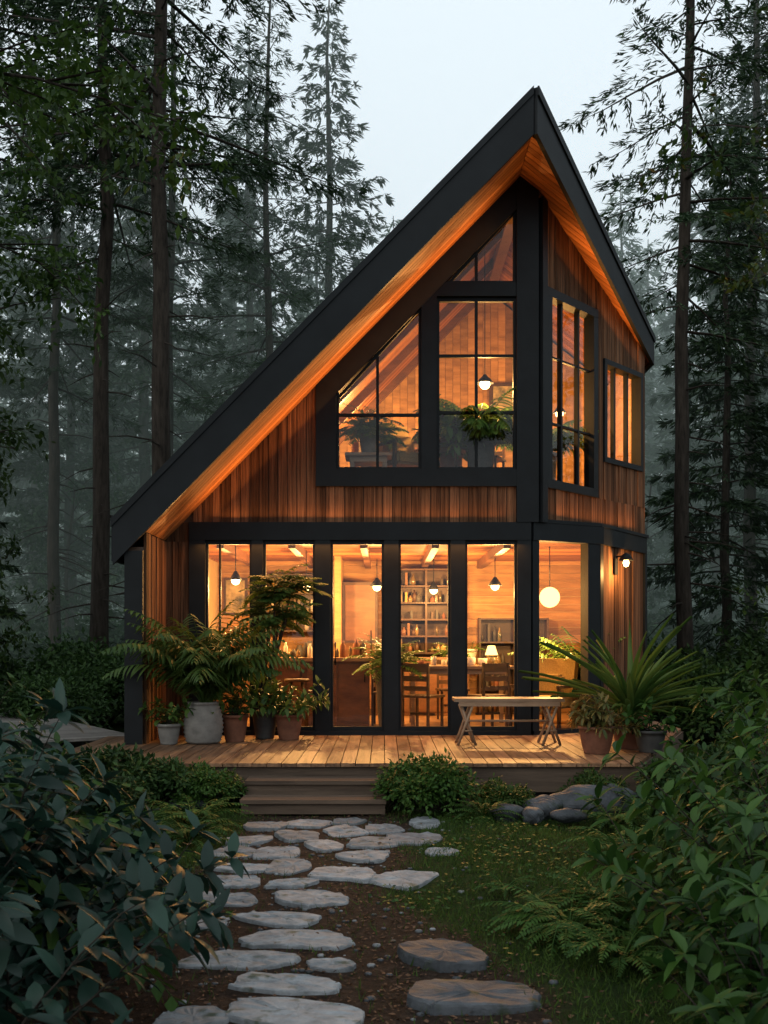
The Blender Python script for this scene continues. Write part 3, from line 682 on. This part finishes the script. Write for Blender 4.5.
def tall(m,c):
    for i in range(7):
        p=np.array(c); q=p+np.array([rng.normal()*.16+.1,rng.normal()*.08,rng.uniform(.9,1.5)]); m.tube([p,(p+q)/2+rv(1,.03)[0],q],.012,'bark',5,False)
        fern(m,q,14,.48,'l_palm',14,.2,.05,(.1,1.2),1.3)
potted('potted_tall_palm',-1.42,-.45,DK,.15,.3,'potdark',tall)
potted('potted_plant',-1.12,-.6,DK,.16,.27,'terracotta',lambda m,c:(leafybush(m,c,30,.48,'l_palm',.12,.05,e=(.5,1.5),step=.035,spread=.05)))
potted('potted_croton',2.2,-2.1,DK,.18,.25,'terracotta',lambda m,c:leafybush(m,c,40,.36,'l_red',.11,.035,e=(.3,1.5),step=.03,spread=.06))
potted('potted_dracaena',2.66,-1.6,DK,.2,.32,'terracotta',lambda m,c:straps(m,c,80,1.1,.07,'l_palm',(.55,1.5)))
potted('potted_plant',2.78,-2.0,DK,.16,.2,'potdark',lambda m,c:leafybush(m,c,14,.35,'l_right',.1,.05,step=.04,spread=.04))
potted('indoor_fern',.05,.75,DK,.16,.75,'potdark',lambda m,c:fern(m,c,40,.62,'l_in',16,.17,.035,(.5,1.55),1.5))
potted('indoor_fern',.95,1.6,DK+.82,.08,.12,'white',lambda m,c:fern(m,c,26,.36,'l_in',14,.12,.035,(.4,1.5),1.5))
potted('indoor_palm',2.72,1.5,DK,.17,.4,'potgrey',f_palm(26,1.25,.24,.036,(1.1,1.55),1.3,'l_in'))
potted('indoor_fern',-.2,.6,L0+.5,.12,.22,'potgrey',lambda m,c:fern(m,c,44,.55,'l_in',16,.18,.04,(.3,1.5),1.6))
potted('indoor_palm',1.25,.55,L0,.18,.6,'potdark',f_palm(38,.98,.26,.045,(.6,1.5),1.5,'l_in'))
potted('indoor_palm',.88,.8,L0,.15,.5,'terracotta',lambda m,c:leafybush(m,c,30,.7,'l_in',.18,.08,e=(.5,1.5),step=.05,spread=.06))
potted('indoor_palm',2.2,1.3,L0,.15,.6,'potgrey',f_palm(20,.9,.24,.035,(.7,1.5),1.5,'l_in'))
potted('indoor_fern',1.35,3.2,DK+.9,.08,.1,'white',lambda m,c:fern(m,c,12,.3,'l_in',12,.1,.03))

# ------------------------------------------------------------------ GROUND
def pathx(y):
    return np.interp(y,[-14,-8.6,-7.5,-6.5,-5.5,-4.2,-3.3],[-.3,-.45,-.62,-.7,-.5,-.48,-.55])
def hgt(x,y):
    n=.035*np.sin(x*1.7+.4)*np.cos(y*1.3)+.02*np.sin(x*4.1+y*3.3)+.25*np.sin(x*.11)*np.sin(y*.09+1)*np.clip((np.hypot(x,y+4)-9)/20,0,1)
    path=np.exp(-((x-pathx(y))/.9)**2); n=n*(1-.9*path)
    n=n+.10*np.clip((np.abs(x-.3)-2.2)/2,0,1)*np.clip((-2.5-y)/1.5,0,1)
    return n-.02
u=np.linspace(-1,1,421); gx=np.sign(u)*np.abs(u)**3.2*450; gy=gx-4.5
GX,GY=np.meshgrid(gx,gy); GZ=hgt(GX,GY); n_=len(u)
V=np.stack([GX,GY,GZ],-1).reshape(-1,3); I=np.arange(n_*n_).reshape(n_,n_)
F=np.stack([I[:-1,:-1],I[:-1,1:],I[1:,1:],I[1:,:-1]],-1).reshape(-1,4)
m_,nt,out=new_mat('forest_floor'); L=nt.links.new
tc=N(nt,'ShaderNodeTexCoord'); n1=N(nt,'ShaderNodeTexNoise'); n1.inputs['Scale'].default_value=18; n1.inputs['Detail'].default_value=12; n1.inputs['Roughness'].default_value=.75; L(tc.outputs['Object'],n1.inputs[0])
n2=N(nt,'ShaderNodeTexNoise'); n2.inputs['Scale'].default_value=1.3; n2.inputs['Detail'].default_value=6; L(tc.outputs['Object'],n2.inputs[0])
ds=ramp(nt,[(.3,(.016,.011,.008)),(.55,(.05,.032,.023)),(.75,(.11,.075,.055))]); L(n1.outputs[0],ds.inputs[0])
gs=ramp(nt,[(.3,(.009,.02,.005)),(.7,(.036,.06,.015))]); L(n1.outputs[0],gs.inputs[0])
at=N(nt,'ShaderNodeAttribute'); at.attribute_name='lawn'; ad=N(nt,'ShaderNodeMath',operation='ADD'); L(at.outputs['Fac'],ad.inputs[0]); L(n2.outputs[0],ad.inputs[1])
rr=ramp(nt,[(.72,(0,0,0)),(.95,(1,1,1))]); L(ad.outputs[0],rr.inputs[0])
mx=N(nt,'ShaderNodeMix',data_type='RGBA'); L(rr.outputs[0],mx.inputs[0]); L(ds.outputs[0],mx.inputs[6]); L(gs.outputs[0],mx.inputs[7])
p=principled(nt,.95,.1); L(mx.outputs[2],p.inputs['Base Color']); bp=N(nt,'ShaderNodeBump'); bp.inputs['Strength'].default_value=1; bp.inputs['Distance'].default_value=.05; L(n1.outputs[0],bp.inputs['Height']); L(bp.outputs[0],p.inputs['Normal']); L(p.outputs[0],out.inputs[0])
M['ground']=m_
mb=MB(); mb.add(V,F,'ground',.5,True); go=mb.build('ground')
def lawn(x,y):
    dpx=np.abs(x-pathx(y)); wid=np.interp(y,[-9,-7.5,-6.5,-5,-3.5],[1.1,.9,.5,.5,.5])
    a=np.clip((dpx-wid)/.35,0,1); a=a*np.clip((np.abs(y+5)<40),0,1)
    return a*.6
at_=go.data.attributes.new('lawn','FLOAT','POINT'); at_.data.foreach_set('value',lawn(V[:,0],V[:,1]).astype(np.float32))
def stone(m,x,y,w_,d_,h,mat,rot=0,irr=.2,z=None):
    k=8; th=np.sort(np.arange(k)*2*math.pi/k+rng.normal(size=k)*.2); rr=1+rng.normal(size=k)*irr*.6
    sq=1/np.maximum(np.abs(np.cos(th)),np.abs(np.sin(th)))**.6
    X=np.cos(th)*sq*rr*w_/2; Y=np.sin(th)*sq*rr*d_/2
    X2=[];Y2=[]
    for i in range(k):
        j=(i+1)%k; h_=(i-1)%k
        for t in(0,.25,.5,.75):
            px_=X[i]*(1-t)+X[j]*t; py_=Y[i]*(1-t)+Y[j]*t
            if t==0: px_=X[i]*.84+(X[j]+X[h_])*.08; py_=Y[i]*.84+(Y[j]+Y[h_])*.08
            q=1+rng.normal()*.026; X2.append(px_*q); Y2.append(py_*q)
    X=np.array(X2);Y=np.array(Y2);k=len(X)
    c,s_=math.cos(rot),math.sin(rot); X,Y=X*c-Y*s_,X*s_+Y*c
    z0=float(hgt(np.array(x),np.array(y))) if z is None else z
    rings=[(1.03,-.03),(1.0,h*.7),(.975,h*.95),(.9,h),(.6,h+.002),(.3,h)]
    V=[];tx,ty=rng.normal()*.02,rng.normal()*.02
    for sc_,hz in rings: V+= [(x+a*sc_,y+b_*sc_,z0+hz+(a*tx+b_*ty)*(hz>0)+rng.normal()*.003) for a,b_ in zip(X,Y)]
    V.append((x,y,z0+h+.002)); F=[]; R_=len(rings)
    for i in range(R_-1):
        for j in range(k): F.append((i*k+j,i*k+(j+1)%k,(i+1)*k+(j+1)%k,(i+1)*k+j))
    r_=rng.random(); b0=m.n; m.add(V,F,mat,r_,False); F3=[((R_-1)*k+j,(R_-1)*k+(j+1)%k,R_*k) for j in range(k)]
    m.F.append((np.array(F3)+b0,mat,np.full(k,r_),False))
S=[(-.79,-8.65,.33,.26),(-.36,-8.62,.56,.32),(-.46,-8.22,.50,.28),(-.72,-7.88,.52,.27),(-.47,-7.52,.58,.31),(-.25,-7.93,.22,.18),(-1.0,-7.2,.25,.28),(-.58,-7.11,.52,.3),(-.98,-6.68,.52,.3),(-.42,-6.66,.44,.36),
(-.98,-6.22,.38,.28),(-.60,-6.26,.36,.24),(-.27,-5.98,.44,.44),(.12,-6.1,.44,.44),(-1.0,-5.82,.42,.3),(-.63,-5.73,.36,.42),(-.15,-5.42,.4,.38),(-1.12,-5.2,.36,.36),(-.78,-5.23,.32,.4),(-.45,-5.0,.32,.4),(-.08,-4.93,.36,.42),(.24,-4.75,.42,.48),
(-1.05,-4.68,.38,.42),(-.68,-4.62,.36,.42),(-.32,-4.43,.34,.4),(.02,-4.3,.32,.42),(-1.0,-4.13,.36,.42),(-.62,-4.08,.36,.38),(.32,-4.1,.28,.42),(-.3,-3.93,.28,.32)]
m=MB()
for x,y,a,d_ in S: stone(m,x,y,a*1.04,d_*1.04,.02,'stone',rng.normal()*.15)
m.build('stone_path')
m=MB(); stone(m,.3,-7.8,.46,.42,.045,'rock',.1); m.build('flat_rock'); m=MB(); stone(m,.38,-8.42,.62,.42,.05,'rock',-.05); m.build('flat_rock')
m=MB(); stone(m,.42,-5.35,.26,.22,.02,'stone',.1); m.build('flat_rock')
m=MB()
for i in range(520):
    y=rng.uniform(-9.3,-3.9); x=float(pathx(y))+rng.normal()*.62; r_=rng.uniform(.006,.022)
    if any(abs(x-s[0])<s[2]*.5 and abs(y-s[1])<s[3]*.5 for s in S): continue
    z=float(hgt(np.array(x),np.array(y))); a=rng.random()*3
    m.lathe(x,y,[(.0005,z-.3*r_),(r_*1.1,z),(r_*.9,z+r_*.5),(.0005,z+r_*.7)],'rock' if rng.random()<.6 else 'stone',6)
m.build('pebbles')
import bmesh
def boulder(x,y,r_,sc_):
    bm=bmesh.new(); bmesh.ops.create_icosphere(bm,subdivisions=4,radius=r_)
    off=rng.random(3)*10
    for v in bm.verts:
        c=v.co/r_; k=1+.16*math.sin(c.x*2.3+off[0])+.13*math.cos(c.y*2.9+off[1])+.12*math.sin(c.z*3.5+off[2])+.05*math.sin(c.x*8+off[1]+3*c.z)+.03*math.sin(c.y*15+c.x*9)
        v.co=Vector((c.x*k*sc_[0],c.y*k*sc_[1],c.z*k*sc_[2]))*r_
    me=bpy.data.meshes.new('boulder'); bm.to_mesh(me); bm.free(); me.materials.append(M['rock'])
    a=me.attributes.new('rnd','FLOAT','FACE'); a.data.foreach_set('value',np.full(len(me.polygons),rng.random(),np.float32))
    o=place('boulder',me,loc=(x,y,.06)); 
for x,y,r_,s_ in[(1.74,-3.62,.24,(1.2,.8,.75)),(1.38,-3.75,.17,(1,.8,.7)),(2.12,-3.45,.22,(1,.8,.85)),(1.28,-4.05,.11,(1,1,.6)),(1.05,-3.95,.12,(1.2,.8,.6)),(1.6,-4.05,.11,(1.3,.8,.6)),(-1.75,-3.4,.16,(1,.8,.6))]: boulder(x,y,r_,s_)

def onst(x,y): 
    k=np.zeros(len(x),bool)
    for a,b_,w_,d_ in S: k|=(np.abs(x-a)<w_*.5)&(np.abs(y-b_)<d_*.5)
    return k
n=170000; x=rng.uniform(-3.2,3.6,n); y=rng.uniform(-9.6,-3.0,n); pr_=lawn(x,y)/.6
cl=.5+.5*np.sin(x*2.3+1.7*np.sin(y*1.9))*np.cos(y*2.7+x); keep=(rng.random(n)<pr_*(.35+.65*cl)+.07)&~onst(x,y); x=x[keep];y=y[keep];n=len(x)
m=MB(); P=np.stack([x,y,hgt(x,y)-.005],1); D=np.array([0,0,1.])+rv(n,.5); D[:,2]=np.abs(D[:,2])
leaves(m,T_TRI,P,D,rv(n),rng.uniform(.02,.075,n),rng.uniform(.004,.008,n),'grass'); m.build('grass')
n=28000; x=rng.uniform(-3.2,3.4,n); y=rng.uniform(-9.8,-3.2,n); keep=~(onst(x,y)&(rng.random(n)<.97))&(rng.random(n)<1-.8*lawn(x,y)/.6); x=x[keep];y=y[keep];n=len(x)
m=MB(); P=np.stack([x,y,hgt(x,y)+.006+.02*onst(x,y)+.004*rng.random(n)],1); D=rv(n); D[:,2]*=.2
leaves(m,T_Q,P,D,np.array([0,0,1.])+rv(n,.35),rng.uniform(.01,.04,n),rng.uniform(.007,.02,n),'litter'); m.build('leaf_litter')
n=12000; x=rng.uniform(-2.8,2.6,n); y=rng.uniform(-8.5,-3.2,n); cl=np.sin(x*3.1+2*np.sin(y*1.3))*np.cos(y*2.2-x)
keep=(rng.random(n)<(lawn(x,y)/.6)*np.clip(cl+.4,0,1))&~onst(x,y); x=x[keep];y=y[keep];n=len(x)
m=MB(); P=np.stack([x,y,hgt(x,y)+rng.uniform(.01,.05,n)],1); leaves(m,T_Q,P,rv(n)*[1,1,.3],np.array([0,0,1.])+rv(n,.3),.035,.026,'l_fern'); m.build('ground_cover')

# ------------------------------------------------------------------ near plants
def gz(x,y): return float(hgt(np.array(x),np.array(y)))
def bush(name,x,y,**k):
    m=MB(); leafybush(m,(0,0,0),**k); return m.build(name,loc=(x,y,gz(x,y)))
SHR=shrubmesh('round_shrub',.42,.42,6500,'l_fern',.045,20)
for x,y,s_ in[(.42,-3.5,1.2),(1.05,-3.55,.75),(1.95,-3.25,.8),(-1.65,-3.3,.9)]: place('round_shrub',SHR,loc=(x,y,gz(x,y)),rot=rng.random()*6,sc=s_)
SH2=shrubmesh('leafy_shrub',.5,.5,4200,'l_shrub',.07,16)
for x,y,s_ in[(-2.1,-3.3,.9),(-2.6,-3.1,1.1),(-3.2,-3.1,1.0),(-4.3,-3.2,1.2),(2.7,-3.4,.9),(3.2,-3.0,1.0),(-2.3,-3.9,.7),(-3.0,-4.3,1.0),(3.1,-4.4,1.0),(3.9,-2.4,1.3)]: place('leafy_shrub',SH2,loc=(x,y,gz(x,y)),rot=rng.random()*6,sc=s_)
def fernobj(x,y,n,L,mat='l_fern',**k):
    m=MB(); fern(m,(0,0,.02),n,L,mat,**k); m.build('fern',loc=(x,y,gz(x,y)))
for x,y,n,L_ in[(-1.6,-4.2,30,.5),(-1.5,-4.9,24,.42),(-1.9,-4.7,26,.5),(.85,-4.0,22,.36),(1.0,-7.3,40,.52),(1.25,-7.0,30,.48),(1.15,-7.9,26,.42),(.75,-6.5,10,.22),(1.7,-5.6,22,.5),(-1.75,-5.8,26,.46),(-1.5,-6.6,22,.38),(1.9,-4.3,24,.5),(-2.7,-3.5,24,.65),(1.6,-8.2,24,.45),(-1.3,-7.6,16,.3),(-2.35,-8.2,24,1.6),(-2.8,-7.2,24,1.7),(2.3,-3.6,20,.5)]: fernobj(x,y,n,L_)
for x,y,n,L_ in[(-1.55,-9.5,34,.9),(-1.75,-8.9,36,1.15),(-2.0,-8.1,36,1.25),(-1.62,-8.1,24,.75),(-2.0,-7.2,30,1.0),(-1.2,-9.75,14,.42),(-1.45,-7.2,16,.55),(-2.6,-6.6,28,1.1)]:
    bush('laurel_bush',x,y,nst=n,L=L_,mat='l_dark',ll=.145,lw=.066,e=(.55,1.5),step=.05,spread=.12,bend=.5)
for x,y,n,L_ in[(1.8,-8.3,30,.9),(1.5,-9.0,22,.65),(2.1,-7.6,30,1.15),(1.7,-7.3,20,.7),(2.7,-6.7,30,1.3),(2.3,-6.1,22,.85),(1.35,-9.55,14,.4)]:
    bush('forest_bush',x,y,nst=n,L=L_,mat='l_right',ll=.14,lw=.052,e=(.6,1.5),step=.052,spread=.12,bend=.45)
for x,y in[(3.2,-5.5),(3.5,-4.5),(-3.1,-5.6),(-3.6,-4.6),(4.0,-3.2)]:
    bush('forest_bush',x,y,nst=36,L=1.45 if x>0 else 1.1,mat='l_right' if x>0 else 'l_shrub',ll=.12,lw=.05,e=(.6,1.5),step=.05,spread=.18,bend=.5)

# ------------------------------------------------------------------ TREES
pineA=conifer('pineA',24,10.0,2.9,70,80,r0=.2,irregular=.5,stubs=30,nl=.2,nw=.036)
pineB=conifer('pineB',21,7.5,2.4,70,80,r0=.15,irregular=.5,stubs=26,nl=.2,nw=.036)
spr1=conifer('spr1',20,4.0,2.3,110,90,r0=.18,irregular=.4,nl=.26,nw=.055)
spr2=conifer('spr2',17,2.0,2.2,100,80,r0=.16,irregular=.4)
mid1=conifer('mid1',20,3.0,2.6,100,70,mat='l_mid_haze',r0=.18,irregular=.4,nl=.36,nw=.085)
mid2=conifer('mid2',17,2.5,2.4,95,70,mat='l_mid_haze',r0=.16,irregular=.4,nl=.36,nw=.085)
far1=conifer('far1',19,2.0,2.8,80,50,mat='l_far_haze',bark='barkfar_haze',r0=.2,nl=.55,nw=.14)
dec1=broadtree('dec1',9,2.0,3.0,nlimb=14,nl=.17,r0=.13,nleaf=12)
decM=broadtree('decM',12,3,3.4,mat='l_mid_haze',nlimb=14,nl=.26,r0=.14,nleaf=12)
def T(name,me,x,y,s_=1): place(name,me,loc=(x,y,gz(x,y)-.1),rot=rng.random()*6.28,sc=(s_,s_,s_*rng.uniform(.96,1.04)))
for x,y,s_ in[(-4.16,7,1.0),(-6.04,9,.95),(-9.5,8,1.05),(9.4,8.5,1.0)]: T('pine_tree',pineA,x,y,s_)
for x,y,s_ in[(5.35,6,.95),(-2.75,13,.9),(-8.2,13,1.0),(9.0,13,1.05),(-5.5,14,1.0),(-12,5,1),(10.5,5,1)]: T('pine_tree',pineB,x,y,s_)
for x,y,s_ in[(-1.75,17,1.0),(-7.6,20,1.12),(-12,16,1.15),(11,16,1.1),(12.5,11,1.1),(-14.5,18,1.2),(-4.3,21,1.05)]: T('spruce_tree',spr1,x,y,s_)
for x,y,s_ in[(-9.9,20,1.1),(-8.2,6.5,.5),(8.8,6.5,.55),(7.4,10,.72)]: T('spruce_tree',spr2,x,y,s_)
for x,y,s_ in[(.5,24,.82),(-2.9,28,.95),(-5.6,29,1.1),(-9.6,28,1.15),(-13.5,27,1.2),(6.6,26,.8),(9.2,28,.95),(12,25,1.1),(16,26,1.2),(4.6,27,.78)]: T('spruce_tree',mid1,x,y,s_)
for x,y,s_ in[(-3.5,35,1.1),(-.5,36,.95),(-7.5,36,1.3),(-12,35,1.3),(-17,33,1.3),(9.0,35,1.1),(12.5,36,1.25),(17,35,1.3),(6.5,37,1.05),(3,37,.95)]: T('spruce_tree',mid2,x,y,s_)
for x,y,s_ in[(-7.6,5.0,.6),(-9.6,2.5,.8),(7.6,3.5,.6),(9.4,1.5,.8)]: T('broadleaf_tree',dec1,x,y,s_)
for x,y,s_ in[(-4.5,19,.55),(-9.0,17,.6),(7.6,18,.6),(-1.5,22,.5)]: T('broadleaf_tree',decM,x,y,s_)
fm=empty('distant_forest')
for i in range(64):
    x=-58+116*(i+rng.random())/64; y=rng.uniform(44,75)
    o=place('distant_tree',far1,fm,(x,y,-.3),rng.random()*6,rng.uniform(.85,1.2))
us=shrubmesh('under',1.4,1.7,7000,'l_shrub',.13,22); um=shrubmesh('underm',1.8,2.3,6000,'l_mid_haze',.2,22)
for x,y,s_ in[(-5.2,3.6,.7),(-7.4,3.0,1.0),(-8.2,1.0,1.1),(-5.2,6.2,.95),(-8.5,6,1.2),(-6.8,-1.6,.7),(-8,-3,1.1),(5.2,2.8,.85),(6.4,4.0,1.1),(7.6,2.0,1.1),(6.6,-1.5,.8),(4.9,5.5,1.0),(-3.9,9.5,.9),(4.9,9,1.0),(8,-3,1.1),(-5.8,-3.0,.5),(5.4,-2.6,.6),(-6.4,7.5,1.1)]: T('understory_shrub',us,x,y,s_)
for i in range(30):
    x=-18+36*(i+rng.random())/30; T('understory_shrub',um,x,rng.uniform(12,28),rng.uniform(.8,1.4))
ov=broadtree('ov',8.8,5.5,3.1,nlimb=16,nsub=6,ntw=6,nl=.1,nleaf=20,r0=.12,flat=1.2)
T('maple_tree',ov,-4.1,-4.8,1.0); T('maple_tree',ov,-6.2,-.6,1.15)
T('maple_tree',ov,6.2,-3.9,1.0)
bl=broadtree('bl',8,3.8,2.2,nlimb=11,nl=.11,nleaf=10,r0=.12,lean=.06); T('broadleaf_tree',bl,-6.2,2.2,1.05)

# ------------------------------------------------------------------ mist hanging between the trees
m_,nt,out=new_mat('mist'); vs=N(nt,'ShaderNodeVolumeScatter'); vs.inputs['Color'].default_value=(.9,.97,.96,1); vs.inputs['Density'].default_value=.012; vs.inputs['Anisotropy'].default_value=.2
em=N(nt,'ShaderNodeEmission'); em.inputs[0].default_value=(.62,.9,.78,1); em.inputs[1].default_value=.0022   # glow added to stand in for multiply-scattered skylight inside the mist
ads=N(nt,'ShaderNodeAddShader'); nt.links.new(vs.outputs[0],ads.inputs[0]); nt.links.new(em.outputs[0],ads.inputs[1]); nt.links.new(ads.outputs[0],out.inputs['Volume'])
M['mist']=m_
mb=MB(); mb.box(-90,90,9.5,100,-.6,20,'mist'); mb.build('mist')

# ------------------------------------------------------------------ world / sun / camera
w=bpy.data.worlds.new('World'); scene.world=w; w.use_nodes=True; nt=w.node_tree
bg=nt.nodes['Background']; sky=nt.nodes.new('ShaderNodeTexSky'); sky.sky_type='NISHITA'; sky.sun_disc=False
sky.sun_elevation=math.radians(12); sky.sun_rotation=math.radians(215); sky.dust_density=4
hs=nt.nodes.new('ShaderNodeHueSaturation'); hs.inputs['Saturation'].default_value=.5; nt.links.new(sky.outputs[0],hs.inputs['Color'])
mx=nt.nodes.new('ShaderNodeMix'); mx.data_type='RGBA'; mx.inputs[0].default_value=.85; nt.links.new(hs.outputs[0],mx.inputs[6]); mx.inputs[7].default_value=(8.0,9.0,9.6,1)
nt.links.new(mx.outputs[2],bg.inputs[0]); bg.inputs[1].default_value=.122
sl=bpy.data.lights.new('sun','SUN'); sl.energy=.25; sl.angle=math.radians(20); sl.color=(1,.93,.85); so_=bpy.data.objects.new('sun',sl); COL.objects.link(so_)
e,a=math.radians(35),math.radians(215); dr=Vector((math.sin(a)*math.cos(e),math.cos(a)*math.cos(e),math.sin(e))); so_.rotation_euler=(-dr).to_track_quat('-Z','Y').to_euler()
cd=bpy.data.cameras.new('camera'); cam=bpy.data.objects.new('camera',cd); COL.objects.link(cam); scene.camera=cam
cam.location=(0,-13,EY); cam.rotation_euler=(math.radians(90),0,0); cd.sensor_fit='VERTICAL'; cd.sensor_height=36; cd.lens=37.02; cd.shift_y=.125; cd.clip_end=2000
cd.dof.use_dof=True; cd.dof.focus_distance=12.5; cd.dof.aperture_fstop=5.6
scene.view_settings.view_transform='Standard'; scene.view_settings.look='None'
